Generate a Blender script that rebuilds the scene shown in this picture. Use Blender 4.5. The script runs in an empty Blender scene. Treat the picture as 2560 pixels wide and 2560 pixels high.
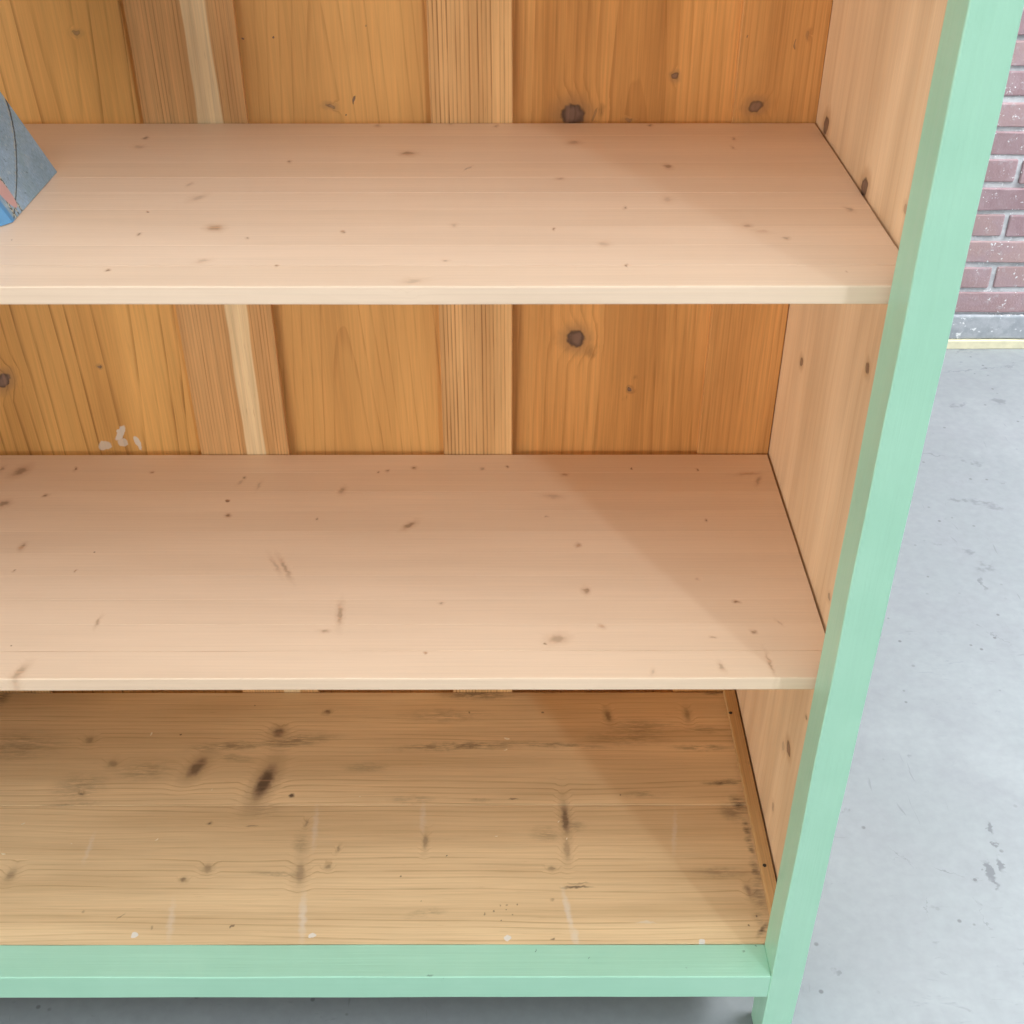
import bpy, bmesh, math, random
from mathutils import Vector, Matrix, noise
random.seed(7)
scene = bpy.context.scene
COL = scene.collection

# ------------------------------------------------------------------ camera
CH = 1.32                                   # camera height above the floor
cam_d = bpy.data.cameras.new('camera')
cam = bpy.data.objects.new('camera', cam_d); COL.objects.link(cam)
cam_d.lens = 42.754; cam_d.sensor_width = 36.0; cam_d.sensor_fit = 'HORIZONTAL'
cam_d.clip_start = 0.02; cam_d.clip_end = 60
TH, YA, RO = 0.61091, 0.00123, -0.00026
fw = Vector((math.sin(YA)*math.cos(TH), math.cos(YA)*math.cos(TH), -math.sin(TH)))
rt = Vector((math.cos(YA), -math.sin(YA), 0)); up = rt.cross(fw)
r2 = rt*math.cos(RO) + up*math.sin(RO); u2 = -rt*math.sin(RO) + up*math.cos(RO)
EYE = Vector((0, -0.8, CH))
cam.matrix_world = Matrix.Translation(EYE) @ Matrix((r2, u2, -fw)).transposed().to_4x4()
scene.camera = cam

# ------------------------------------------------------------------ light
world = bpy.data.worlds.new('World'); scene.world = world; world.use_nodes = True
bgn = world.node_tree.nodes['Background']
bgn.inputs[0].default_value = (0.95, 0.98, 1.0, 1); bgn.inputs[1].default_value = 0.05

def area(name, loc, target, sx, sy, watts, col):
    l = bpy.data.lights.new(name, 'AREA'); l.shape = 'RECTANGLE'
    l.size = sx; l.size_y = sy; l.energy = watts; l.color = col
    o = bpy.data.objects.new(name, l); COL.objects.link(o); o.location = loc
    o.rotation_euler = (Vector(target)-Vector(loc)).to_track_quat('-Z', 'Y').to_euler()
    return o
# tall daylight window to the right of the photographer, soft ceiling light over the hall
area('window_light', (2.55, -3.9, 2.5), (0.1, 0.2, 0.6), 0.22, 3.0, 62, (0.78, 0.92, 1.0))
area('left_windows', (-4.8, -4.2, 1.3), (0.1, 0.2, 0.8), 4.0, 1.8, 208, (1.0, 0.95, 0.87))
area('ceiling_light', (0.2, -1.7, 3.9), (0.2, -1.5, 0), 5.0, 3.0, 165, (0.89, 0.96, 1.0))
area('floor_wall_fill', (2.4, 1.15, 2.6), (2.2, 1.25, 0), 2.2, 0.8, 190, (0.93, 0.97, 1.0))  # added fill lamp, brightens the floor and bricks on the right

scene.render.engine = 'CYCLES'
scene.cycles.max_bounces = 7; scene.cycles.diffuse_bounces = 4; scene.cycles.glossy_bounces = 2
scene.cycles.use_adaptive_sampling = True; scene.cycles.adaptive_threshold = 0.05
scene.view_settings.view_transform = 'Standard'; scene.view_settings.look = 'None'
scene.view_settings.gamma = 1; scene.view_settings.use_curve_mapping = False
scene.view_settings.exposure = 0.0

# ------------------------------------------------------------------ photograph coordinates to points on the real planes
FPX = 3040.283
def ray(x, y): return r2*((x-1280)/FPX) - u2*((y-1280)/FPX) + fw
def onz(x, y, z): d = ray(x, y); return EYE + d*((z-CH)/d.z)
def ony(x, y, Y): d = ray(x, y); return EYE + d*((Y+0.8)/d.y)
def onx(x, y, X): d = ray(x, y); return EYE + d*(X/d.x)
REG = {1:(0,0),2:(850,0),3:(1700,0),4:(0,850),5:(850,850),6:(1700,850),7:(0,1700),8:(850,1700),9:(1700,1700)}
ZS = 860/1932

# ------------------------------------------------------------------ principal sizes (metres)
X_SI, X_SO, X_SIDE = 0.2853, 0.3202, 0.3140
X_LI = -0.98                                # inner face of the left side, outside the frame
Y_SB, Y_SHF, Y_SHB = 0.0426, 0.0530, 0.4490
Y_BAT, Y_REC = 0.4512, 0.4610
Z_R, Z_RB = CH-1.1838, CH-1.2219
Z_S1, Z_S2, T_S = CH-0.3885, CH-0.7898, 0.0153
Z_S0, Z_TOP = Z_S1+0.402, 1.78

# ------------------------------------------------------------------ node helpers
class NT:
    def __init__(s, name):
        s.mat = bpy.data.materials.new(name); s.mat.use_nodes = True
        s.t = s.mat.node_tree; s.n = s.t.nodes; s.l = s.t.links
        s.bsdf = s.n['Principled BSDF']
    def put(s, sock, v):
        if isinstance(v, bpy.types.NodeSocket): s.l.new(v, sock)
        elif v is not None:
            if sock.type == 'RGBA' and len(v) == 3: v = (*v, 1)
            sock.default_value = v
    def m(s, op, a, b=None, c=None, clamp=False):
        n = s.n.new('ShaderNodeMath'); n.operation = op; n.use_clamp = clamp
        s.put(n.inputs[0], a); s.put(n.inputs[1], b); s.put(n.inputs[2], c); return n.outputs[0]
    def v(s, op, a, b=None, c=None):
        n = s.n.new('ShaderNodeVectorMath'); n.operation = op
        s.put(n.inputs[0], a); s.put(n.inputs[1], b)
        if c is not None: s.put(n.inputs[3 if op == 'SCALE' else 2], c)
        return n.outputs['Value'] if op in ('LENGTH', 'DOT_PRODUCT', 'DISTANCE') else n.outputs['Vector']
    def attr(s, name, out='Vector'):
        n = s.n.new('ShaderNodeAttribute'); n.attribute_name = name; return n.outputs[out]
    def sep(s, v):
        n = s.n.new('ShaderNodeSeparateXYZ'); s.put(n.inputs[0], v); return n.outputs
    def comb(s, x=0., y=0., z=0.):
        n = s.n.new('ShaderNodeCombineXYZ'); s.put(n.inputs[0], x); s.put(n.inputs[1], y); s.put(n.inputs[2], z); return n.outputs[0]
    def noise(s, vec, scale, detail=3., rough=.55, out='Fac', dist=0.):
        n = s.n.new('ShaderNodeTexNoise'); s.put(n.inputs['Vector'], vec)
        n.inputs['Scale'].default_value = scale; n.inputs['Detail'].default_value = detail
        n.inputs['Roughness'].default_value = rough; n.inputs['Distortion'].default_value = dist
        return n.outputs[out]
    def mr(s, val, a, b, c=0., d=1., smooth=True):
        n = s.n.new('ShaderNodeMapRange'); n.interpolation_type = 'SMOOTHSTEP' if smooth else 'LINEAR'
        s.put(n.inputs[0], val); s.put(n.inputs[1], a); s.put(n.inputs[2], b); s.put(n.inputs[3], c); s.put(n.inputs[4], d)
        return n.outputs[0]
    def mix(s, fac, a, b, mode='MIX'):
        n = s.n.new('ShaderNodeMix'); n.data_type = 'RGBA'; n.blend_type = mode
        s.put(n.inputs[0], fac); s.put(n.inputs[6], a); s.put(n.inputs[7], b); return n.outputs[2]
    def mapping(s, vec, loc, rotz, scale):
        n = s.n.new('ShaderNodeMapping'); n.vector_type = 'TEXTURE'; s.put(n.inputs[0], vec)
        n.inputs[1].default_value = loc; n.inputs[2].default_value = (0, 0, rotz); n.inputs[3].default_value = scale
        return n.outputs[0]
    def bump(s, h, strength, dist):
        n = s.n.new('ShaderNodeBump'); n.inputs['Strength'].default_value = strength
        n.inputs['Distance'].default_value = dist; s.put(n.inputs['Height'], h); return n.outputs[0]
    def out(s, col, rough=.5, normal=None, spec=.5):
        s.put(s.bsdf.inputs['Base Color'], col); s.put(s.bsdf.inputs['Roughness'], rough)
        s.put(s.bsdf.inputs['Specular IOR Level'], spec)
        if normal is not None: s.put(s.bsdf.inputs['Normal'], normal)
        return s.mat

def field(t, k1, lst):
    """distance (in mark radii) to the nearest of some elliptical marks; k1 = (u, v, 1)"""
    D = None
    for (ku, kv, ru, rv, ang, _s, _k) in lst:
        ca_, sa_ = math.cos(ang), math.sin(ang)
        p = t.v('DOT_PRODUCT', k1, (ca_/ru, sa_/ru, -(ku*ca_+kv*sa_)/ru))
        q = t.v('DOT_PRODUCT', k1, (-sa_/rv, ca_/rv, (ku*sa_-kv*ca_)/rv))
        d2 = t.m('MULTIPLY_ADD', p, p, t.m('MULTIPLY', q, q))
        D = d2 if D is None else t.m('MINIMUM', D, d2)
    return t.m('SQRT', D)

def K(plane, *groups):
    """marks read off the photograph -> (u, v, ru, rv, angle, strength, kind) on the board plane.
    plane: ('z',Z) shelves (u=x,v=y) / ('y',Y) back boards (u=z,v=x) / ('x',X) side (u=z,v=y)"""
    res = []
    def uv(x, y):
        if plane[0] == 'z': p = onz(x, y, plane[1]); return p.x, p.y
        if plane[0] == 'y': p = ony(x, y, plane[1]); return p.z, p.x
        p = onx(x, y, plane[1]); return p.z, p.y
    for reg, items in groups:
        ox, oy = REG[reg]
        for it in items:
            zx, zy, r, asp, ang, st = it[:6]; kind = it[6] if len(it) > 6 else 'k'
            x, y = ox+zx*ZS, oy+zy*ZS; r *= ZS
            a = math.radians(ang); u0, v0 = uv(x, y)
            ua, va = uv(x+r*math.cos(a), y-r*math.sin(a))
            rb = r*asp; ub, vb = uv(x-rb*math.sin(a), y-rb*math.cos(a))
            ru = math.hypot(ua-u0, va-v0); rv = math.hypot(ub-u0, vb-v0)
            res.append((u0, v0, ru, rv, math.atan2(va-v0, ua-u0), st, kind))
    return res

def wood(name, light, dark, knots=(), spacing=.004, ringstr=.6, cath=None, warp=.006, warpscale=(1.2, 9, 9),
         kcol=(.10, .05, .03), halo=(.30, .14, .05), fibre=.18, mott=.15, rough=.5, pale=None, bumpd=.0004,
         tint=None, fine=.25, world_grain=False, dirt=None, spec=.4, late=(.5, .93), kb=3.2, hst=.5, bands=None, kedge=(.74, 1.06), kgr=(2.3, .75)):
    """cath = (v0, d, s): plain-sawn arches; pale = (v_a, v_b, colour): a sapwood stripe"""
    t = NT(name)
    wp = t.attr('wp'); gp = wp if world_grain else t.attr('gp'); tone = t.attr('tone', 'Fac')
    # irregular outlines for the knots
    jit = t.v('SUBTRACT', t.noise(wp, 140., 1., .5, 'Color'), (.5, .5, .5))
    kp = t.v('ADD', wp, t.v('SCALE', jit, None, .006))
    u, v, w = t.sep(gp)
    lowv = t.v('MULTIPLY', gp, warpscale)
    n1 = t.noise(lowv, 1., 2., .5)
    n2 = t.noise(t.v('MULTIPLY', gp, (5, 60, 60)), 1., 1., .5)
    if cath:
        v0, d, s_ = cath
        dv = t.m('SUBTRACT', v, v0); dw = t.m('ADD', w, 0.)
        F = t.m('SQRT', t.m('ADD', t.m('MULTIPLY', dv, dv), d*d))
        F = t.m('MULTIPLY_ADD', u, s_, F)
    else:
        F = t.m('ADD', v, t.m('MULTIPLY', w, .8))
    F = t.m('MULTIPLY_ADD', t.m('SUBTRACT', n1, .5), warp*2, F)
    F = t.m('MULTIPLY_ADD', t.m('SUBTRACT', n2, .5), spacing*.35, F)
    KM = None; HM = None; WM = None; SM = None; KD = None
    # marks of one kind and like strength share one nearest-mark field (squared, in mark radii)
    if knots:
        xs = t.sep(kp); k1 = t.comb(xs[0], xs[1], 1.)
        bins = {}
        for kn_ in knots:
            st = min((.25, .42, .6, .78, .95), key=lambda q: abs(q-kn_[5]))
            bins.setdefault((kn_[6], st), []).append(kn_)
        mx = lambda A, B: B if A is None else t.m('MAXIMUM', A, B)
        for (kind, st), lst in sorted(bins.items()):
            D = field(t, k1, lst)
            if kind == 'w': WM = mx(WM, t.mr(D, .8, 1.05, st, 0.))
            elif kind == 'p': WM = mx(WM, t.mr(D, .1, 1.3, st*.95, 0.))
            elif kind == 's': SM = mx(SM, t.mr(D, .1, 1.4, st, 0.))
            else:
                KM = mx(KM, t.mr(D, kedge[0], kedge[1], st, 0.)); KD = D if KD is None else t.m('MINIMUM', KD, D)
                if kind == 'k':
                    HM = mx(HM, t.mr(D, .9, 2.4, st*hst, 0.))
                    mrad = sum((k[2]+k[3])/2 for k in lst)/len(lst)
                    F = t.m('ADD', F, t.mr(D, 0., 3.4, min(spacing*kb, mrad*1.6), 0.))
    R = t.m('DIVIDE', F, spacing)
    fl = t.m('FLOOR', R); fr = t.m('FRACT', R)
    wn = t.n.new('ShaderNodeTexWhiteNoise'); wn.noise_dimensions = '1D'; t.put(wn.inputs['W'], fl)
    line = t.m('MULTIPLY', t.mr(fr, late[0], late[1]), t.mr(fr, late[1]+.02, 1., 1., 0.))
    line = t.m('MULTIPLY', line, t.mr(wn.outputs[0], 0., 1., .15, 1., False))
    brk = t.noise(t.v('MULTIPLY', gp, (14, 160, 160)), 1., 1., .6)
    line = t.m('MULTIPLY', line, t.mr(brk, .3, .65, .35, 1.))
    col = t.mix(t.m('MULTIPLY', line, ringstr), light, dark)
    if pale:
        va, vb, pc = pale
        edge = t.m('MULTIPLY_ADD', t.m('SUBTRACT', t.noise(t.v('MULTIPLY', wp, (6, 30, 30)), 1., 2.), .5), .012, t.sep(wp)[1])
        pm = t.m('MULTIPLY', t.mr(edge, va-.0012, va+.0012), t.mr(edge, vb-.0012, vb+.0012, 1., 0.))
        pcol = t.mix(t.m('MULTIPLY', line, ringstr*.5), pc, (pc[0]*.75, pc[1]*.62, pc[2]*.5))
        col = t.mix(pm, col, pcol)
    fib = t.noise(t.v('MULTIPLY', gp, (9, 420, 420)), 1., 2., .65)
    col = t.mix(1., col, t.v('SCALE', (1, 1, 1), None, t.mr(fib, .25, .75, 1-fibre, 1+fibre, False)), 'MULTIPLY')
    mo = t.noise(t.v('MULTIPLY', gp, (2.2, 16, 16)), 1., 2., .55)
    mc = t.mix(t.mr(mo, .3, .7), (1-mott, 1-mott*1.25, 1-mott*1.6), (1+mott*.5, 1+mott*.5, 1+mott*.4))
    col = t.mix(1., col, mc, 'MULTIPLY')
    if bands:
        bn = t.noise(t.v('MULTIPLY', gp, (.5, bands[0], bands[0])), 1., 2., .6)
        col = t.mix(1., col, t.mix(t.mr(bn, .36, .64), (1-bands[1], 1-bands[1]*1.3, 1-bands[1]*1.6), (1+bands[1]*.6, 1+bands[1]*.75, 1+bands[1]*.9)), 'MULTIPLY')
    # grain flecks (short dark pores)
    fk = t.noise(t.v('MULTIPLY', wp, (45, 700, 700)), 1., 1., .5)
    col = t.mix(t.mr(fk, .68, .80, 0., fine), col, dark)
    if tint: col = t.mix(tone, t.mix(1., col, tint[0], 'MULTIPLY'), t.mix(1., col, tint[1], 'MULTIPLY'))
    if HM is not None: col = t.mix(HM, col, halo)
    if SM is not None:
        sn = t.noise(t.v('MULTIPLY', wp, (34, 210, 210)), 1., 4., .75)
        col = t.mix(t.m('MULTIPLY', SM, t.mr(sn, .34, .62)), col, dirt or kcol)
    if KM is not None:
        kc = t.mix(t.mr(KD, .35, .95), tuple(c*kgr[0] for c in kcol), tuple(c*kgr[1] for c in kcol))
        kc = t.mix(t.mr(brk, .52, .66, 0., .5), kc, (kcol[0]*3.2, kcol[1]*3.0, kcol[2]*2.8))
        kc = t.mix(t.m('MULTIPLY', line, .6), kc, (kcol[0]*.5, kcol[1]*.5, kcol[2]*.5))
        col = t.mix(KM, col, kc)
    if WM is not None: col = t.mix(WM, col, (.80, .74, .66))
    nr = t.bump(t.noise(t.v('MULTIPLY', gp, (12, 500, 500)), 1., 1., .5), .35, bumpd) if bumpd else None
    rr = rough
    return t.out(col, rr, nr, spec)

# ------------------------------------------------------------------ mesh helpers
def finish(name, bm, mat, parent=None, axes='xyz', goff=(0, 0, 0), tone=.5, smooth=False):
    """axes: which world axis runs along u (grain), v (across), w"""
    me = bpy.data.meshes.new(name)
    bmesh.ops.recalc_face_normals(bm, faces=bm.faces)
    bm.to_mesh(me); bm.free()
    ia = ['xyz'.index(c) for c in axes]
    nv = len(me.vertices); wv = []; gv = []
    for vt in me.vertices:
        c = [vt.co[k] for k in ia]; wv += c; gv += [c[k]+goff[k] for k in range(3)]
    for nm, ty, key, dat in (('wp', 'FLOAT_VECTOR', 'vector', wv), ('gp', 'FLOAT_VECTOR', 'vector', gv), ('tone', 'FLOAT', 'value', [tone]*nv)):
        me.attributes.new(nm, ty, 'POINT'); me.attributes[nm].data.foreach_set(key, dat)
    if smooth:
        for p in me.polygons: p.use_smooth = True
    if mat: me.materials.append(mat)
    o = bpy.data.objects.new(name, me); COL.objects.link(o)
    if parent is not None:
        o.parent = parent
        base = parent
        off = Vector((0, 0, 0))
        while base is not None: off += base.location; base = base.parent
        if off.length: me.transform(Matrix.Translation(-off))
    return o

def board_bm(x0, x1, y0, y1, z0, z1, axis='x', r=.0008, rs=2, seg=1, jit=0., seed=0):
    """a board with rounded arrises; seg/jit give its long edges a slight waver"""
    lo = [x0, y0, z0]; hi = [x1, y1, z1]; k = 'xyz'.index(axis); i, j = [(1, 2), (2, 0), (0, 1)][k]
    bm = bmesh.new(); rings = []
    pts = []
    corners = [(lo[i], lo[j], 1, 1, 180), (hi[i], lo[j], -1, 1, 270), (hi[i], hi[j], -1, -1, 0), (lo[i], hi[j], 1, -1, 90)]
    for ci, (a, b, sa, sb, st) in enumerate(corners):
        for q in range(rs+1):
            an = math.radians(st+90*q/rs)
            pts.append((a+sa*r+r*math.cos(an), b+sb*r+r*math.sin(an), sa, sb))
    stations = [lo[k]] + [lo[k]+r] + [lo[k]+(hi[k]-lo[k])*s/seg for s in range(1, seg)] + [hi[k]-r, hi[k]]
    ci_, cj_ = (lo[i]+hi[i])/2, (lo[j]+hi[j])/2
    for si, sv in enumerate(stations):
        ring = []
        inset = r*.6 if si in (0, len(stations)-1) else 0
        for (a, b, sa, sb) in pts:
            aa = a+sa*inset; bb = b+sb*inset
            if jit:
                aa += jit*noise.noise((sv*9+seed*7.3, sa*3.1+seed, sb*1.7))
                bb += jit*.4*noise.noise((sv*7+seed*3.3+50, sb*2.1+seed, sa*1.3))
            c = [0, 0, 0]; c[k] = sv; c[i] = aa; c[j] = bb
            ring.append(bm.verts.new(c))
        rings.append(ring)
    n = len(pts)
    for a, b in zip(rings, rings[1:]):
        for q in range(n): bm.faces.new((a[q], a[(q+1) % n], b[(q+1) % n], b[q]))
    bm.faces.new(list(reversed(rings[0]))); bm.faces.new(rings[-1])
    return bm

def empty(name, loc, label=None, cat=None):
    o = bpy.data.objects.new(name, None); COL.objects.link(o); o.location = loc; o.empty_display_size = .05
    if label: o['label'] = label; o['category'] = cat
    return o

# ------------------------------------------------------------------ paint, concrete, brick materials
def paint_mat():
    t = NT('mint_paint'); wp = t.attr('wp')
    br = t.noise(t.v('MULTIPLY', wp, (6, 330, 330)), 1., 3., .6)
    mo = t.noise(wp, 14., 3., .5)
    col = t.mix(t.mr(mo, .3, .7), (.390, .690, .512), (.415, .715, .536))
    for (ku, kv, ru, rv, ang, st, kd) in K(('z', Z_R), (8, [(1100, 1522, 12, .3, 80, .8), (505, 1660, 24, .25, 10, .55), (580, 1677, 16, .3, -15, .7), (1400, 1562, 5, 1, 0, .6)]),
                                           (9, [(425, 1493, 7, 1, 0, .7), (358, 1525, 9, .8, 0, .4), (37, 1615, 7, .6, 0, .4)])):
        jit = t.v('SCALE', t.v('SUBTRACT', t.noise(wp, 500., 2., .5, 'Color'), (.5, .5, .5)), None, .005)
        d = t.v('LENGTH', t.mapping(t.v('ADD', wp, jit), (ku, kv, Z_R), ang, (ru, rv, .02)))
        col = t.mix(t.mr(d, .5, 1.1, st, 0.), col, (.08, .15, .10))
    st_ = t.noise(t.v('MULTIPLY', wp, (3, 90, 90)), 1., 3., .6)
    col = t.mix(1., col, t.v('SCALE', (1, 1, 1), None, t.mr(t.m('MULTIPLY_ADD', br, .5, t.m('MULTIPLY', st_, .5)), .3, .7, .975, 1.02, False)), 'MULTIPLY')
    gr = t.noise(wp, 9., 4., .7)
    col = t.mix(t.mr(gr, .60, .78, 0., .12), col, (.33, .50, .38))
    return t.out(col, t.mr(st_, .3, .7, .30, .46), t.bump(t.m('ADD', br, st_), .4, .0007), .45)
PAINT = paint_mat()

def concrete_mat():
    t = NT('concrete'); g = t.n.new('ShaderNodeNewGeometry').outputs['Position']
    a = t.noise(g, 1.3, 3., .6); b = t.noise(g, 7., 4., .65, dist=.4); c = t.noise(g, 60., 2., .6)
    col = t.mix(t.mr(a, .3, .7), (.262, .284, .296), (.298, .322, .335))
    col = t.mix(t.mr(b, .35, .75), col, (.264, .280, .296))
    col = t.mix(t.mr(t.noise(g, 3.2, 4., .6), .52, .72, 0., .35), col, (.350, .372, .386))
    col = t.mix(1., col, t.v('SCALE', (1, 1, 1), None, t.mr(c, .3, .7, .95, 1.04, False)), 'MULTIPLY')
    # speckle pits
    vo = t.n.new('ShaderNodeTexVoronoi'); vo.inputs['Scale'].default_value = 38.; t.put(vo.inputs['Vector'], g)
    pit = t.m('MULTIPLY', t.mr(vo.outputs['Distance'], .07, .14, 1., 0.), t.mr(t.noise(g, 9., 2.), .50, .6))
    col = t.mix(t.m('MULTIPLY', pit, .7), col, (.11, .11, .12))
    # scuffs where dirt gathered
    sc = t.noise(t.v('MULTIPLY', g, (18, 55, 1)), 1., 4., .7, dist=1.2)
    col = t.mix(t.m('MULTIPLY', t.mr(sc, .60, .74), t.mr(t.noise(g, 2.6, 2.), .46, .60, 0., .5)), col, (.13, .137, .15))
    sl = t.noise(t.v('MULTIPLY', t.v('ADD', g, t.v('SCALE', t.noise(g, 5., 2., .5, 'Color'), None, .10)), (160, 14, 1)), 1., 2., .6)
    col = t.mix(t.m('MULTIPLY', t.mr(sl, .66, .74), t.mr(t.noise(g, 4., 2.), .5, .64, 0., .35)), col, (.12, .125, .14))
    jit = t.v('SCALE', t.v('SUBTRACT', t.noise(g, 60., 3., .6, 'Color'), (.5, .5, .5)), None, .035)
    gj = t.v('ADD', g, jit)
    brk = t.mr(t.noise(g, 45., 2., .6), .38, .58)
    xs = t.sep(gj); k1 = t.comb(xs[0], xs[1], 1.)
    big = K(('z', 0), (9, [(1735,830,42,.42,-70,1), (1765,925,22,.4,-60,1), (1808,1045,72,.28,-68,1), (1735,1075,130,.13,-64,1)]), (6, [(1700,1365,48,.22,-65,1)]))
    small = K(('z', 0), (9, [(880,1640,22,.5,-40,1), (1240,1640,26,.7,-40,1), (930,735,26,.3,45,1), (1300,440,14,.6,0,1), (1660,1240,30,.3,-40,1), (1450,1060,330,.010,-14,1), (1250,1000,120,.02,-38,1), (1390,1250,90,.03,85,1), (1700,1300,140,.02,-70,1)]),
        (6, [(1560,365,60,.18,10,1), (1790,345,60,.25,5,1), (1560,900,60,.2,-5,1), (1720,925,110,.18,-15,1), (1700,1275,60,.55,-30,1), (1420,1140,60,.12,-5,1), (1620,1190,40,.4,-15,1), (1810,798,26,.5,0,1), (1650,690,90,.12,-20,1), (1700,162,235,.014,5,1), (1560,70,60,.07,25,1), (1760,1655,170,.016,-30,1), (1400,640,150,.02,-10,1)]))
    for lst, st in ((big, .7), (small, .45)):
        col = t.mix(t.m('MULTIPLY', t.mr(field(t, k1, lst), .6, 1.1, st, 0.), brk), col, (.115, .12, .135))
    h = t.m('ADD', b, t.m('MULTIPLY', c, .3))
    return t.out(col, t.mr(b, .3, .7, .42, .6), t.bump(t.noise(g, 30., 1.), .12, .002), .4)

def brick_mat():
    t = NT('brick'); oi = t.n.new('ShaderNodeObjectInfo'); g = t.n.new('ShaderNodeNewGeometry').outputs['Position']
    rnd = oi.outputs['Random']
    col = t.mix(rnd, (.345, .225, .245), (.450, .310, .300))
    col = t.mix(t.mr(t.noise(g, 22., 4., .6), .35, .7), col, (.420, .300, .320))
    bl = t.noise(g, 60., 4., .65)
    col = t.mix(t.mr(bl, .58, .72, 0., .55), col, (.50, .45, .48))
    vo = t.n.new('ShaderNodeTexVoronoi'); vo.inputs['Scale'].default_value = 70.; t.put(vo.inputs['Vector'], g)
    t.put(vo.inputs['Vector'], t.v('ADD', g, t.v('SCALE', t.noise(g, 150., 2., .6, 'Color'), None, .012)))
    dots = t.m('MULTIPLY', t.mr(vo.outputs['Distance'], .10, .17, 1., 0.), t.mr(t.noise(g, 16., 2.), .49, .55))
    spl = t.mr(t.noise(g, 48., 5., .85), .625, .65)
    col = t.mix(t.m('MAXIMUM', dots, spl), col, (.82, .83, .86))
    h = t.m('ADD', bl, t.noise(g, 260., 2., .6))
    return t.out(col, .8, t.bump(h, .5, .002), .3)
def mortar_mat():
    t = NT('mortar'); g = t.n.new('ShaderNodeNewGeometry').outputs['Position']
    n = t.noise(g, 45., 4., .65)
    col = t.mix(t.mr(n, .35, .65), (.50, .51, .535), (.66, .67, .69))
    col = t.mix(t.mr(t.noise(g, 34., 5., .8), .58, .62), col, (.86, .87, .89))
    return t.out(col, .85, t.bump(n, .5, .003), .3)
def plinth_mat():
    t = NT('cement_plinth'); g = t.n.new('ShaderNodeNewGeometry').outputs['Position']
    n = t.noise(g, 30., 5., .7)
    col = t.mix(t.mr(n, .35, .65), (.36, .385, .42), (.48, .50, .53))
    col = t.mix(t.mr(t.noise(g, 55., 4., .7), .57, .62), col, (.86, .87, .88))
    return t.out(col, .85, t.bump(n, .5, .003), .3)
def plain(name, col, rough=.6, var=.08, scale=40.):
    t = NT(name); g = t.n.new('ShaderNodeNewGeometry').outputs['Position']
    n = t.noise(g, scale, 4., .6)
    c = t.mix(1., (*col, 1), t.v('SCALE', (1, 1, 1), None, t.mr(n, .3, .7, 1-var, 1+var, False)), 'MULTIPLY')
    return t.out(c, rough, t.bump(n, .2, .0005), .4)

# ------------------------------------------------------------------ the setting: floor and brick wall behind
bm = bmesh.new()
bmesh.ops.create_grid(bm, x_segments=1, y_segments=1, size=.5)
bmesh.ops.transform(bm, matrix=Matrix.Diagonal((9, 7.5, 1, 1)), verts=bm.verts)
bmesh.ops.translate(bm, vec=(.5, -1.95, 0), verts=bm.verts)
floor = finish('floor', bm, concrete_mat()); floor['kind'] = 'structure'

Y_W = 1.757
wall = empty('brick_wall', (1.3, Y_W, 0), 'weathered red brick wall with grey mortar behind the cupboard', 'wall')
finish('mortar', board_bm(-2.2, 3.4, Y_W+.004, Y_W+.12, .0835, 1.62, 'x', .001), mortar_mat(), wall)
finish('plinth', board_bm(-2.2, 3.4, Y_W-.006, Y_W+.12, .0225, .0830, 'x', .004, 2, 60, .004, 3), plinth_mat(), wall)
finish('skirting_strip', board_bm(-2.2, 3.4, Y_W-.010, Y_W+.12, 0.0, .0220, 'x', .002, 2, 60, .002, 5), plain('cream_strip', (.80, .74, .52), .7, .1), wall)
BRICK = brick_mat()
brick_meshes = []
for L in (.198, .094):
    for s in range(4):
        b = board_bm(0, L, 0, .05, 0, .0500, 'x', .0028, 2, 14, .0042, s+L*100)
        o = finish('brick', b, BRICK, wall); me = o.data; me.transform(Matrix.Translation(wall.location))
        bpy.data.objects.remove(o); brick_meshes.append(me)
def put_brick(me, x, z):
    o = bpy.data.objects.new('brick', me); COL.objects.link(o); o.parent = wall
    o.location = (x-1.3+random.uniform(-.001, .001), -.0015+random.uniform(-.002, .002), z+random.uniform(-.0012, .0012))
    o.rotation_euler = (0, random.uniform(-.006, .006), random.uniform(-.006, .006))
CO = .0612
for c in range(17):
    z = .0890+c*CO; hd = c % 2 == 0
    # stretcher courses have a joint at x = 1.092, the courses between show the brick across it
    x = 1.097-4*.2085 if c % 2 == 1 else 1.097-4*.2085-.104
    n = 0
    while x < 2.6:
        put_brick(brick_meshes[random.randrange(4)], x, z); x += .2085; n += 1

# ------------------------------------------------------------------ the cupboard
cup = empty('cupboard', (-.33, .22, 0), 'mint green painted cupboard with open bare pine shelves', 'cupboard')

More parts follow.
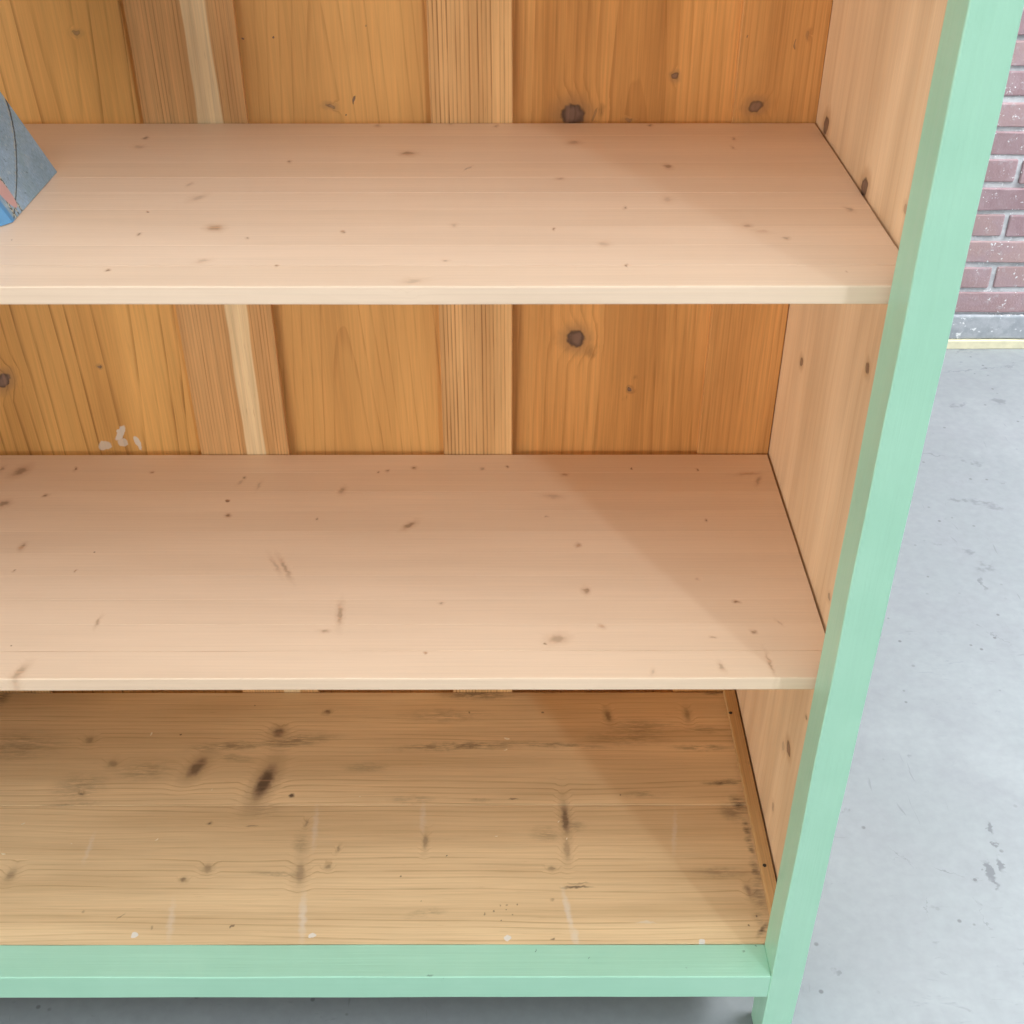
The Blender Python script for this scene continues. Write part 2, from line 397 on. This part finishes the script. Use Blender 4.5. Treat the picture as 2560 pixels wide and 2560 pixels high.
# --- shelf wood
SH1 = K(('z', Z_S1),
  (1, [(818,775,11,.7,0,.55), (1628,908,9,.7,0,.6), (1065,1035,14,.7,0,.3), (1110,1110,40,.25,25,.3), (832,1188,10,.5,-30,.95,'d'), (783,1316,9,.7,0,.6),
       (1210,1280,30,.5,-20,.55), (1385,1338,9,.7,0,.6), (608,1517,10,.6,0,.8), (1552,1492,8,.7,0,.75), (1140,1465,45,.2,10,.25), (65,1348,5,1,0,.5,'d'), (780,825,20,.5,20,.25)]),
  (2, [(380,862,22,.6,25,.6), (1310,800,24,.45,20,.45), (880,708,12,.5,0,.5), (1745,703,10,.6,0,.6), (1840,935,20,.6,5,.6), (1235,1003,20,.3,15,.4), (1600,1168,9,.8,0,.6),
       (1203,1285,6,1,0,.85), (1480,1370,28,.4,-15,.25), (1610,1492,7,1,0,.85), (590,1463,16,.35,0,.45), (1840,1120,26,.6,0,.25), (15,1303,8,.8,0,.6), (215,705,14,.6,0,.45), (720,945,30,.12,30,.35,'d'),
       (405,1580,60,.2,5,.3), (620,690,20,.5,0,.5), (640,1265,18,.6,0,.2)]),
  (3, [(950,1175,20,.4,-35,.45), (380,1268,24,.4,-10,.35), (595,1338,14,.5,-10,.35), (305,780,9,1,0,.35), (295,828,8,1,0,.35), (937,1525,5,1,0,.5), (460,1300,40,.2,-5,.2)]))
SH2 = K(('z', Z_S2),
  (4, [(115,738,44,.4,35,.6), (15,722,14,.7,0,.5), (425,725,9,1,0,.7), (855,743,9,.7,0,.7), (258,873,16,.4,20,.7), (15,920,34,.45,25,.6), (1375,772,10,.6,10,.65), (1280,903,13,.7,0,1.,'d'),
       (1280,985,14,.6,10,.8), (125,1160,20,.6,60,.55), (528,1195,7,.7,0,.9,'d'), (428,1297,6,1,0,.7), (1600,1280,62,.2,-62,.5), (1545,1262,55,.2,-60,.3), (1780,1003,6,1,0,.55), (550,1585,28,.3,65,.45),
       (110,1868,60,.3,48,.45), (1910,1540,58,.28,85,.45), (62,1715,6,.8,0,.8,'d'), (1820,1635,26,.3,5,.35), (1455,815,26,.3,60,.25), (82,1297,6,.8,0,.6), (1350,800,22,.3,40,.3)]),
  (5, [(415,718,12,.6,-20,.8), (265,733,9,.7,0,.6), (215,743,7,.8,0,.6), (800,725,12,.5,0,.5), (940,712,8,.8,0,.7), (1638,722,6,1,0,.95,'d'), (12,845,20,.6,60,.5), (390,1040,36,.35,32,.6),
       (1195,878,50,.25,-5,.3), (1335,1150,15,.6,0,.55), (1383,1408,20,.8,0,.6), (1470,1610,18,.5,-25,.45), (1220,1680,48,.5,12,.5), (1157,1703,7,.8,0,.8), (480,1755,8,.9,0,.85),
       (1755,1862,16,.8,70,.3), (1160,993,10,.5,0,.4), (570,1478,14,.4,0,.35), (1260,757,18,.35,5,.6)]),
  (6, [(150,1013,6,1,0,.85), (98,730,6,1,0,.85), (318,1472,18,.35,-10,.75), (415,1638,14,.5,-20,.65), (185,1667,16,.35,-5,.45), (560,1590,20,.3,-40,.3), (235,1835,24,.45,-60,.35),
       (505,1815,62,.14,-68,.5), (440,790,24,.5,70,.4), (385,750,60,.12,5,.35), (100,1345,12,.5,0,.3)]))
SHT = ((.975, .96, .94), (1.02, 1.02, 1.025))
pine = dict(kedge=(.3, 1.35), kgr=(.8, 1.7), spacing=.0052, ringstr=.15, warp=.006, fibre=.03, mott=.05, rough=.42, fine=.05, kcol=(.27, .135, .065), halo=(.62, .40, .25), hst=.6, tint=SHT, bumpd=0, spec=.35)
def shelf_mats(name, light, dark, marks):
    return [wood(name, light, dark, cull(marks, Y_SHF+(Y_SHB-Y_SHF)*q/10, Y_SHF+(Y_SHB-Y_SHF)*(q+1)/10), **pine) for q in range(10)]
def cull(marks, va, vb):
    return [k for k in marks if va-4*max(k[2], k[3]) < k[1] < vb+4*max(k[2], k[3])]
def make_shelf(z, mats, seed, xr):
    """edge-glued panel: the front strip carries the lipping, the strips behind lie side by side"""
    rnd = random.Random(seed)
    n = 10; ys = [Y_SHF+(Y_SHB-Y_SHF)*q/n for q in range(n+1)]
    core = finish('shelf', board_bm(X_LI+.004, xr-.0003, ys[1]+.0004, Y_SHB-.0004, z-T_S, z-.0062, 'x', .0004, 1), mats[-1], cup, 'xyz', (rnd.random()*3, rnd.random(), 0), .5)
    for q in range(n):
        za = z-T_S if q == 0 else z-.0060
        r = .0008 if q == 0 else .00022
        dz = rnd.uniform(-.00006, .00006)
        finish('strip', board_bm(X_LI+.004, xr+rnd.uniform(-.0002, .0002), ys[q], ys[q+1], za, z+dz, 'x', r*(1.5 if q == 0 else 1), 2, 30 if q == 0 else 1, .0007 if q == 0 else 0., seed+q), mats[q % len(mats)], core, 'xyz', (rnd.random()*5, rnd.random()*.3, rnd.random()*.2), rnd.random())
    return core
make_shelf(Z_S1, shelf_mats('upper_shelf_pine', (.885, .675, .510), (.69, .48, .32), SH1), 11, .3118)
make_shelf(Z_S2, shelf_mats('lower_shelf_pine', (.880, .665, .490), (.67, .46, .30), SH2), 23, .3112)
make_shelf(Z_S0, [wood('plain_shelf_pine', (.88, .66, .48), (.66, .43, .27), (), **pine)], 31, .3118)  # unseen shelf above, added so that it shades the back boards below

# --- bottom boards
BASE = K(('z', Z_R),
  (7, [(505,338,24,.8,0,.35), (635,470,30,.7,30,.4), (1105,490,75,.42,50,.72), (1485,575,112,.36,62,.95), (1565,293,36,.75,0,.8), (1640,648,17,.9,0,.9,'d'), (1180,803,13,.5,10,.8), (460,638,15,.6,-20,.6),
       (1165,1060,26,.9,0,.5), (1030,1122,17,.8,0,.65), (60,1095,42,.5,55,.5), (1685,1085,66,.45,85,.5), (1840,180,20,.5,20,.8), (1415,817,40,.12,5,.6,'d'), (1300,1385,17,.35,45,.7,'d'), (850,1390,12,.6,60,.5,'d'),
       (1840,1050,18,.8,0,.4), (1430,145,4,1,0,.8,'d'), (1015,308,6,1,0,.9,'d'), (470,1297,12,.5,45,.5,'d'), (680,1325,35,.1,35,.4,'d'), (1900,945,22,.35,65,.4), (1720,805,22,.5,80,.35),
       (820,505,170,.35,5,.5,'s'), (1300,370,260,.12,3,.6,'s'), (1640,345,260,.13,5,.65,'s'), (1480,730,130,.35,0,.3,'s'), (100,370,260,.3,0,.5,'s'), (0,90,60,1,0,.8,'s'), (1690,920,70,.7,90,.4,'s'), (450,600,160,.5,10,.4,'s'),
       (1300,430,120,.2,-10,.5,'s'), (400,700,200,.05,3,.5,'s'), (1560,1090,160,.1,-5,.5,'s'),
       (755,1430,20,.8,0,.95,'w'), (1755,1432,20,.8,20,.95,'w'), (1700,1330,150,.16,88,.45,'p'), (960,1350,130,.18,84,.3,'p'), (500,940,100,.16,70,.3,'p'), (1770,830,140,.14,85,.25,'p')]),
  (8, [(1505,200,34,.5,-75,.6), (1265,780,88,.24,-84,.85), (1275,950,58,.34,-88,.4), (480,905,42,.35,85,.4), (1190,1058,20,.6,0,.4), (1330,1162,90,.09,2,.7,'d'), (1340,1140,70,.08,2,.4,'d'), (1190,1235,14,.7,0,.5,'d'), (1195,1452,13,.5,10,.7,'d'),
       (595,988,5,1,0,.9,'d'), (345,1097,5,1,0,.8,'d'), (1578,645,7,.8,0,.9,'d'), (975,668,28,.2,5,.8,'d'), (780,676,60,.2,0,.4,'s'), (400,670,120,.2,0,.5,'s'), (730,184,6,1,0,.8,'d'), (1140,184,6,1,0,.7,'d'),
       (900,1262,6,1,0,.6,'d'), (935,1262,6,1,0,.6,'d'), (998,1260,6,1,0,.7,'d'), (862,1302,6,1,0,.7,'d'), (930,1288,5,1,0,.6,'d'), (968,1318,5,1,0,.6,'d'), (908,1352,5,1,0,.7,'d'), (812,1312,5,1,0,.6,'d'), (458,1240,5,1,0,.6,'d'),
       (600,200,260,.16,0,.45,'s'), (700,370,400,.06,2,.7,'s'), (1200,365,320,.05,-2,.6,'s'), (1700,270,200,.3,0,.5,'s'), (1600,330,240,.18,0,.5,'s'), (150,490,130,.2,0,.5,'s'), (1700,640,130,.16,0,.5,'s'), (1320,820,60,.6,0,.4,'s'), (1160,860,90,.5,0,.35,'s'),
       (480,1310,120,.2,8,.35,'s'), (780,80,230,.12,0,.8,'s'), (1200,60,160,.1,0,.7,'s'),
       (940,1447,22,.9,0,.98,'w'), (1280,1300,160,.12,-77,.5,'p'), (1320,1440,60,.4,-80,.5,'p'), (1878,850,140,.12,88,.3,'p'), (465,770,100,.2,88,.3,'p'), (1720,1360,60,.12,0,.4,'p')]),
  (9, [(385,1185,40,.42,-75,.65), (40,195,36,.5,-80,.5), (390,1375,8,.7,0,.7,'d'), (428,1325,7,.8,0,.7,'d'), (125,1465,20,.7,0,.9,'w'),
       (250,575,120,.14,2,.9,'s'), (330,700,60,.7,-60,.95,'s'), (290,740,80,.6,-20,.6,'s'), (375,830,60,.35,-72,.9,'s'), (395,930,70,.3,-72,.8,'s'), (425,1080,90,.25,-74,.8,'s'), (230,1080,160,.2,0,.5,'s'),
       (440,1200,110,.4,-76,.6,'s'), (465,1400,50,.4,60,.95,'s'), (440,1330,60,.5,-70,.5,'s'), (120,380,170,.12,0,.6,'s'), (150,280,120,.2,0,.5,'s'), (190,70,60,.3,0,.8,'s')]))
oldp = dict(kb=1.6, kedge=(.35, 1.3), kgr=(.9, 1.5), spacing=.0085, ringstr=.55, warp=.016, warpscale=(2.0, 9, 9), fibre=.09, mott=.12, rough=.5, fine=.22, bands=(14, .10), late=(.62, .95), kcol=(.13, .08, .05), halo=(.40, .26, .14), dirt=(.14, .095, .058), bumpd=.0004, spec=.3, world_grain=False)
YJ = .2455
def base_mat(va, vb): return wood('old_bottom_pine', (.755, .545, .315), (.40, .225, .095), cull(BASE, va, vb), **oldp)
PL = ((Y_SB+.0003, YJ-.0003, 2), (YJ+.0003, Y_BAT-.001, 9))
BM = [base_mat(ya, yb) for ya, yb, q in PL]
base = finish('bottom_board', board_bm(X_LI, X_SIDE-.0005, Y_SB+.0003, Y_BAT+.004, Z_R-.020, Z_R-.0105, 'x', .0005, 1), BM[0], cup)
for q, (ya, yb, s) in enumerate(PL):
    finish('plank', board_bm(X_LI, X_SIDE-.0006, ya, yb, Z_R-.010, Z_R-.0004+q*.0003, 'x', .0006, 2, 24, .0006, s), BM[q], base, 'xyz', (s*1.3, s*.37, 0))

# --- back: wide recessed boards with battens over the joints
BL = K(('y', Y_REC), (1, [(430,185,24,.6,0,.35)]), (4, [(20,228,46,.85,60,.9), (560,148,11,.8,0,.7), (590,592,38,.75,10,.6,'w'), (680,520,52,.45,65,.75,'w'), (775,580,45,.3,-60,.7,'w'), (690,575,30,.8,0,.6,'w')]))
BB = K(('y', Y_REC), (1, [(1365,215,6,1,90,1.,'d'), (1538,210,7,1,90,1.,'d'), (1855,595,30,.5,-10,.55)]), (2, [(80,560,28,.2,88,1.,'d'), (32,640,6,1,90,1.,'d'), (143,148,10,.8,90,.5,'d')]))
BC = K(('y', Y_REC), (2, [(1308,642,74,.85,0,.92), (1880,430,22,.9,90,.8), (1620,670,24,.4,0,.4), (1430,640,40,.2,65,.4,'d'), (1465,620,45,.5,85,.6,'s')]),
       (5, [(1325,-8,55,.95,0,.95), (1410,65,44,.75,70,.6,'s'), (1628,278,13,.95,0,1.), (1655,212,18,.8,60,.5,'s'), (1600,325,20,.6,50,.4,'s')]))
BD = K(('y', Y_BAT), (3, [(425,600,48,.7,15,.8), (380,205,10,.4,90,.8,'d'), (650,250,30,.16,82,.6,'d'), (720,200,24,.4,80,.3), (30,480,10,1,0,.4)]))
bk = dict(rough=.5, kcol=(.105, .065, .05), halo=(.33, .19, .10), spec=.35)
M_BL = wood('back_pine_a', (.840, .460, .148), (.42, .18, .045), BL, spacing=.0135, ringstr=.95, bands=(12, .10), cath=(-.455, .02, -.030), warp=.014, warpscale=(1.0, 7, 7), fibre=.10, mott=.10, fine=.15, world_grain=True, late=(.72, .96), **bk)
M_BB = wood('back_pine_b', (.810, .440, .152), (.50, .22, .062), BB, spacing=.0105, ringstr=.6, bands=(14, .10), cath=(-.190, .022, .060), warp=.010, warpscale=(1.2, 8, 8), fibre=.08, mott=.10, fine=.12, world_grain=True, late=(.75, .97), **bk)
M_BC = wood('back_pine_c', (.830, .440, .156), (.46, .185, .05), BC, spacing=.0105, ringstr=.52, bands=(16, .12), cath=(.130, .03, .035), warp=.012, warpscale=(1.3, 8, 8), fibre=.12, mott=.16, fine=.2, world_grain=True, late=(.5, .95), dirt=(.26, .12, .045), **bk)
M_BD = wood('back_pine_d', (.720, .375, .135), (.42, .165, .047), BD, spacing=.0065, ringstr=.45, bands=(20, .08), warp=.006, fibre=.14, mott=.14, fine=.2, dirt=(.2, .1, .04), **bk)
M_BTA = wood('batten_pine_a', (.770, .435, .185), (.42, .19, .065), (), spacing=.0038, ringstr=.8, bands=(30, .12), warp=.004, fibre=.14, mott=.10, fine=.35, pale=(-.3205, -.2955, (.98, .74, .44)), **bk)
M_BTB = wood('batten_pine_b', (.800, .470, .205), (.36, .15, .05), (), spacing=.0044, ringstr=1., bands=(26, .12), warp=.004, warpscale=(.8, 6, 6), fibre=.12, mott=.10, fine=.3, late=(.45, .9), **bk)
ZB0 = Z_R-.012; XFB = -.645
def back(name, x0, x1, y0, y1, mat, seed, z0=ZB0, jit=.0012):
    return finish(name, board_bm(x0, x1, y0, y1, z0, Z_TOP, 'z', .0012, 2, 60, jit, seed), mat, cup, 'zxy', (seed*1.7, seed*.13, 0))
for (x0, x1, mat, s) in ((-.655, -.372, M_BL, 1), (-.2725, -.0770, M_BB, 2), (-.0025, .2320, M_BC, 3), (-.9795, -.745, M_BD, 4)):
    back('back_board', x0, x1, Y_REC, Y_REC+.012, mat, s)
for (x0, x1, mat, s) in ((-.3765, -.2690, M_BTA, 5), (-.0815, .0018, M_BTB, 6), (-.750, XFB, M_BTB, 8)):
    back('back_batten', x0, x1, Y_BAT, Y_REC-.0022, mat, s)
back('back_board', .2272, .3140-.0006, Y_BAT+.0015, Y_REC+.012, M_BD, 7)

# --- sides
SD = K(('x', X_SIDE), (3, [(820,705,42,.38,-85,.9), (1035,1050,52,.4,-86,.95), (1265,1170,22,.4,-75,.5)]),
       (6, [(682,125,30,.28,90,.8), (1053,160,38,.26,85,.75), (838,1440,22,.35,-85,.6), (1005,930,24,.3,80,.4)]),
       (9, [(610,385,46,.2,-80,.8), (580,375,24,.3,-80,.3), (522,710,20,.25,80,.4), (710,212,12,.4,90,.6)]))
M_SIDE = wood('side_pine', (.880, .670, .455), (.74, .49, .26), SD, spacing=.0165, ringstr=.42, warp=.012, warpscale=(.7, 9, 9), fibre=.07, mott=.14, fine=.1, rough=.45,
              kcol=(.10, .06, .045), halo=(.44, .24, .10), late=(.3, .85), spec=.4)
finish('side_panel', board_bm(X_SIDE, X_SO-.0008, Y_SB+.0002, Y_REC+.013, Z_RB+.004, Z_TOP, 'z', .0006, 1), M_SIDE, cup, 'zyx', (2.2, .31, 0))
finish('side_panel', board_bm(X_LI-.0062, X_LI, Y_SB+.0002, Y_REC+.013, Z_RB+.004, Z_TOP, 'z', .0006, 1), M_SIDE, cup, 'zyx', (5.2, .11, 0))

# --- strip nailed along the right end of the bottom
M_CLEAT = wood('cleat_pine', (.640, .410, .190), (.36, .19, .08), K(('z', Z_R+.009), (9, [(350, 370, 26, .5, -70, .6, 's'), (380, 450, 30, .5, -70, .5, 's')])), spacing=.003, ringstr=.4, fibre=.12, mott=.12, fine=.25, rough=.5, dirt=(.12, .08, .05))
cleat = finish('cleat', board_bm(.2968, .3118, Y_SB+.001, Y_BAT-.002, Z_R-.0002, Z_R+.0085, 'y', .0012, 2, 30, .0009, 4), M_CLEAT, cup, 'yxz', (1, .3, .2))
M_IRON = plain('nail_iron', (.035, .028, .025), .6, .3, 300.)
for (zx, zy) in ((285, 185), (475, 1042)):
    p = onz(1700+zx*ZS, 1700+zy*ZS, Z_R+.0085)
    b = bmesh.new(); bmesh.ops.create_cone(b, cap_ends=True, segments=10, radius1=.0026, radius2=.0022, depth=.0012)
    for vt in b.verts: vt.co.x *= 1+.2*noise.noise(vt.co*900); vt.co.y *= 1+.25*noise.noise(vt.co*700+Vector((3, 1, 2)))
    bmesh.ops.translate(b, vec=(p.x, p.y, Z_R+.0087), verts=b.verts)
    finish('nail', b, M_IRON, cleat)

# --- painted face frame
finish('stile', board_bm(X_SI, X_SO, 0, Y_SB, 0, Z_TOP, 'z', .0016, 4, 90, .0009, 1), PAINT, cup, 'zxy')
finish('stile', board_bm(X_LI-.0062, X_LI+.0287, 0, Y_SB, 0, Z_TOP, 'z', .0016, 4, 40, .0005, 2), PAINT, cup, 'zxy')
finish('rail', board_bm(X_LI+.0287, X_SI+.0006, .0004, Y_SB-.0002, Z_RB+.0001, Z_R, 'x', .0016, 4, 60, .0007, 3), PAINT, cup, 'xyz')
finish('rail', board_bm(X_LI+.0287, X_SI+.0006, .0004, Y_SB-.0002, Z_TOP-.06, Z_TOP, 'x', .0016, 4, 20, .0004, 4), PAINT, cup, 'xyz')
finish('top_board', board_bm(X_LI-.03, X_SO+.024, -.022, Y_REC+.02, Z_TOP+.0003, Z_TOP+.024, 'x', .004, 3), PAINT, cup, 'xyz')
def leg(x0, x1, y0, y1):
    prof = [(0, .008, .010), (.02, .004, .006), (.05, .0005, .0015), (.075, 0, .0), (Z_RB-.0002, 0, 0)]
    bm = bmesh.new(); rings = []; r = .0016
    for z, ix, iy in prof:
        ring = []
        for (cx, cy, sx, sy) in ((x0+ix*.5, y0+.0002, 1, 1), (x1-.0002, y0+.0002, -1, 1), (x1-.0002, y1-iy, -1, -1), (x0+ix*.5, y1-iy, 1, -1)):
            a = (cx+sx*r, cy, z); b = (cx, cy+sy*r, z); c = (cx+sx*r*.3, cy+sy*r*.3, z)
            seq = [b, c, a] if sx*sy > 0 else [a, c, b]
            ring += [bm.verts.new(q) for q in seq]
        rings.append(ring)
    n = len(rings[0])
    for a, b in zip(rings, rings[1:]):
        for q in range(n): bm.faces.new((a[q], a[(q+1) % n], b[(q+1) % n], b[q]))
    bm.faces.new(list(reversed(rings[0]))); bm.faces.new(rings[-1])
    return finish('leg', bm, PAINT, cup, 'zxy')
leg(X_SI, X_SO, Y_SB+.0002, .0560); leg(X_LI-.0062, X_LI+.0287, Y_SB+.0002, .0560)
leg(X_SI, X_SO, .415, .4662); leg(X_LI-.0062, X_LI+.0287, .415, .4662)

# ------------------------------------------------------------------ leaning book on the upper shelf
P0 = onz(143, 431, Z_S1); Q0 = onz(28, 557, Z_S1)
lean = math.radians(25.5)
BW = P0.y-Q0.y; BHT = .205; BT = .024
def cover_mat():
    t = NT('book_cover_print'); c = t.attr('wp'); s, h, _ = t.sep(c)     # s: from the back edge to the spine, h: up the cover
    n = t.noise(c, 60., 4., .65); n2 = t.noise(c, 18., 3., .6, dist=.6)
    col = t.mix(t.mr(n2, .3, .7), (.270, .430, .580), (.380, .565, .770))
    col = t.mix(t.mr(n, .45, .75, 0., .6), col, (.42, .57, .68))
    col = t.mix(t.mr(t.noise(c, 25., 3.), .5, .75, 0., .4), col, (.30, .46, .46))
    col = t.mix(t.mr(t.noise(c, 170., 4., .7), .60, .70, 0., .6), col, (.10, .15, .22))
    col = t.mix(t.mr(t.noise(c, 110., 4., .7), .58, .68, 0., .5), col, (.55, .68, .74))
    weave = t.noise(t.v('MULTIPLY', c, (700, 260, 1)), 1., 1.)
    col = t.mix(1., col, t.v('SCALE', (1, 1, 1), None, t.mr(weave, .3, .7, .86, 1.12, False)), 'MULTIPLY')
    jn = t.m('MULTIPLY', t.m('SUBTRACT', t.noise(c, 160., 3., .6), .5), .004)
    # stitched seam curving up the cover
    d = t.m('ADD', t.m('SUBTRACT', s, SEAM(t, h)), jn)
    col = t.mix(t.mr(t.m('ABSOLUTE', d), .0006, .0024, .9, 0.), col, (.045, .050, .052))
    d2 = t.m('SUBTRACT', d, .0034)
    col = t.mix(t.m('MULTIPLY', t.mr(t.m('ABSOLUTE', d2), .0002, .0018, .9, 0.), t.mr(t.noise(c, 380., 2.), .42, .55)), col, (.55, .58, .50))
    # frayed cord near the spine
    for a0, b0, wd in ((.098, -.10, .0022), (.106, -.16, .0016), (.113, -.22, .002)):
        dd = t.m('ADD', t.m('SUBTRACT', s, t.m('MULTIPLY_ADD', h, b0, a0)), jn)
        fr = t.mr(t.noise(t.v('MULTIPLY', c, (1, 1, 1)), 420., 2.), .45, .55)
        col = t.mix(t.mr(t.m('ABSOLUTE', dd), wd*.4, wd, .85, 0.), col, t.mix(fr, (.06, .065, .05), (.66, .66, .52)))
    pk = t.v('LENGTH', t.mapping(c, PINK[0], PINK[1], PINK[2]))
    col = t.mix(t.mr(pk, .96, 1.0, 1., 0.), col, (.74, .47, .47))
    col = t.mix(t.m('MULTIPLY', t.mr(s, BW-.007, BW-.004), t.mr(h, .028, .034, 1., 0.)), col, (.13, .38, .72))
    return t.out(col, .45, t.bump(n, .2, .0004), .4)
def cov(x, y):      # photograph -> (s, h) on the right cover
    n = Vector((math.cos(lean), 0, math.sin(lean))); d = ray(x, y)
    p = EYE + d*((P0-EYE).dot(n)/d.dot(n)); q = p-P0
    return (-q.y, q.dot(Vector((-math.sin(lean), 0, math.cos(lean)))))
sp = [cov(x, y) for x, y in ((21, 265), (37, 350), (44, 420), (40, 480))]
import itertools
def parab(pts):     # least squares s = a + b h + c h^2
    A = Matrix(((0,)*3,)*3); B = Vector((0, 0, 0))
    for s, h in pts:
        v = Vector((1, h, h*h))
        for i in range(3):
            B[i] += v[i]*s
            for j in range(3): A[i][j] += v[i]*v[j]
    return A.inverted() @ B
ca, cb, cc = parab(sp)
def SEAM(t, h): return t.m('MULTIPLY_ADD', t.m('MULTIPLY_ADD', h, cc, cb), h, ca)
pa = cov(44, 520); pb = cov(-40, 420); pm = ((pa[0]+pb[0])/2, (pa[1]+pb[1])/2)
PINK = ((pm[0], pm[1], 0), math.atan2(pb[1]-pa[1], pb[0]-pa[0]), (math.hypot(pa[0]-pb[0], pa[1]-pb[1])/2, .0085, 50.))
book = empty('book', (P0.x, P0.y, Z_S1+.0004), 'blue-grey book with pink oval on its cover, leaning left on the upper shelf', 'book')
# local frame of the book: s (towards the room), h (up the cover), k (into the book, to the left)
sv = Vector((0, -1, 0)); hv = Vector((-math.sin(lean), 0, math.cos(lean))); kv = Vector((-math.cos(lean), 0, -math.sin(lean)))
base_lift = BT*math.sin(lean)               # the far lower arris touches the shelf
def book_part(name, prof, h0, h1, mat):
    """prof: outline in (s, k), extruded along h"""
    bm = bmesh.new(); vs = []
    for q, h in enumerate((h0, h1)): vs.append([bm.verts.new((s, h+(k*math.tan(lean) if q == 0 else 0), k)) for s, k in prof])
    n = len(prof)
    for q in range(n): bm.faces.new((vs[0][q], vs[0][(q+1) % n], vs[1][(q+1) % n], vs[1][q]))
    bm.faces.new(vs[0][::-1]); bm.faces.new(vs[1])
    o = finish(name, bm, mat)
    o.parent = book
    M = Matrix((sv, hv, kv)).transposed().to_4x4()
    o.data.transform(M)
    o.data.update()
    return o
M_COV = cover_mat()
CT = .0022
# the right cover's lower edge lies on the photographed line; the block behind it is cut back so that it clears the shelf
book_part('cover', [(0, 0), (BW, 0), (BW, CT), (0, CT)], 0, BHT, M_COV)
arc = [(BW+.0005+.012*math.sin(math.pi*q/10), BT*q/10) for q in range(11)]
arc += [(BW+.0005+.008*math.sin(math.pi*q/10), CT+(BT-2*CT)*q/10) for q in range(10, -1, -1)]
M_SPINE = plain('book_spine', (.16, .40, .70), .45, .08, 60.)
M_PAGES = plain('book_pages', (.72, .68, .60), .8, .1, 300.)
def slab(name, s0, s1, k0, k1, mat, hb):
    return book_part(name, [(s0, k0), (s1, k0), (s1, k1), (s0, k1)], hb, BHT, mat)
book_part('spine', arc, .0003, BHT, M_SPINE)
slab('pages', .004, BW-.001, CT+.0003, BT-CT-.0003, M_PAGES, .002)
slab('cover', 0, BW, BT-CT, BT, M_COV, .0002)
# the upright book it leans on, outside the frame
bx1 = P0.x-.088-BT*1.15
ub = empty('book', (bx1, P0.y-.02, Z_S1+.0003), 'upright dark blue book supporting the leaning book on the upper shelf', 'book')
def ubox(name, x0, x1, y0, y1, z0, z1, mat):
    o = finish(name, board_bm(x0, x1, y0, y1, z0, z1, 'z', .0006, 1), mat); o.parent = ub; return o
M_UB = plain('dark_cloth', (.05, .08, .14), .7, .15, 200.)
ubox('cover', -.003, 0, -.13, .03, 0, .215, M_UB); ubox('cover', -.030, -.027, -.13, .03, 0, .215, M_UB)
ubox('spine', -.0268, -.0032, -.13, -.127, 0, .215, M_UB); ubox('pages', -.0268, -.0032, -.1268, .026, .003, .212, M_PAGES)

# ------------------------------------------------------------------ shavings left on the bottom
M_CHIP = plain('shaving', (.82, .70, .50), .6, .1, 400.)
spots = [(7, 850, 305, 14, 85), (7, 130, 808, 10, 30), (7, 20, 978, 11, -10), (7, 1190, 618, 6, 80), (8, 938, 330, 16, -15), (8, 930, 393, 10, 20), (8, 1227, 797, 7, 50), (8, 878, 878, 7, 0), (8, 1273, 893, 7, 70),
         (7, 880, 898, 9, 40), (7, 402, 920, 5, -20), (8, 112, 655, 5, 0)]
where = ['at the back left', 'near the left edge of the photo', 'at the very left edge of the photo', 'beside the largest dark knot', 'at the back centre', 'just below the back centre one', 'left of the dark streak', 'in the middle', 'on the dark streak',
         'left of the middle', 'left, beside the pale mark', 'left of centre, before the plank joint']
for (rg, zx, zy, r, a), wtxt in zip(spots, where):
    p = onz(REG[rg][0]+zx*ZS, REG[rg][1]+zy*ZS, Z_R)
    L = r*ZS*.00055; w = L*.32
    bm = bmesh.new(); top = []; bot = []
    for q in range(7):
        f = q/6*2-1; ww = w*(1-.6*f*f)*random.uniform(.8, 1.2); zz = .0004+.0010*f*f*random.uniform(.4, 1)
        top.append([bm.verts.new((f*L, ww*s, zz+.0003)) for s in (-1, 1)]); bot.append([bm.verts.new((f*L, ww*s, zz)) for s in (-1, 1)])
    for q in range(6):
        bm.faces.new((top[q][0], top[q+1][0], top[q+1][1], top[q][1])); bm.faces.new((bot[q][1], bot[q+1][1], bot[q+1][0], bot[q][0]))
        bm.faces.new((top[q][0], bot[q][0], bot[q+1][0], top[q+1][0])); bm.faces.new((top[q][1], top[q+1][1], bot[q+1][1], bot[q][1]))
    bm.faces.new((top[0][0], top[0][1], bot[0][1], bot[0][0])); bm.faces.new((top[6][1], top[6][0], bot[6][0], bot[6][1]))
    o = finish('wood_shaving', bm, M_CHIP); o.location = (p.x, p.y, Z_R-.0004); o.rotation_euler = (0, 0, math.radians(a))
    o['label'] = 'tiny pale wood shaving on the bottom board, ' + wtxt; o['category'] = 'wood shaving'; o['group'] = 'shavings on the bottom board'
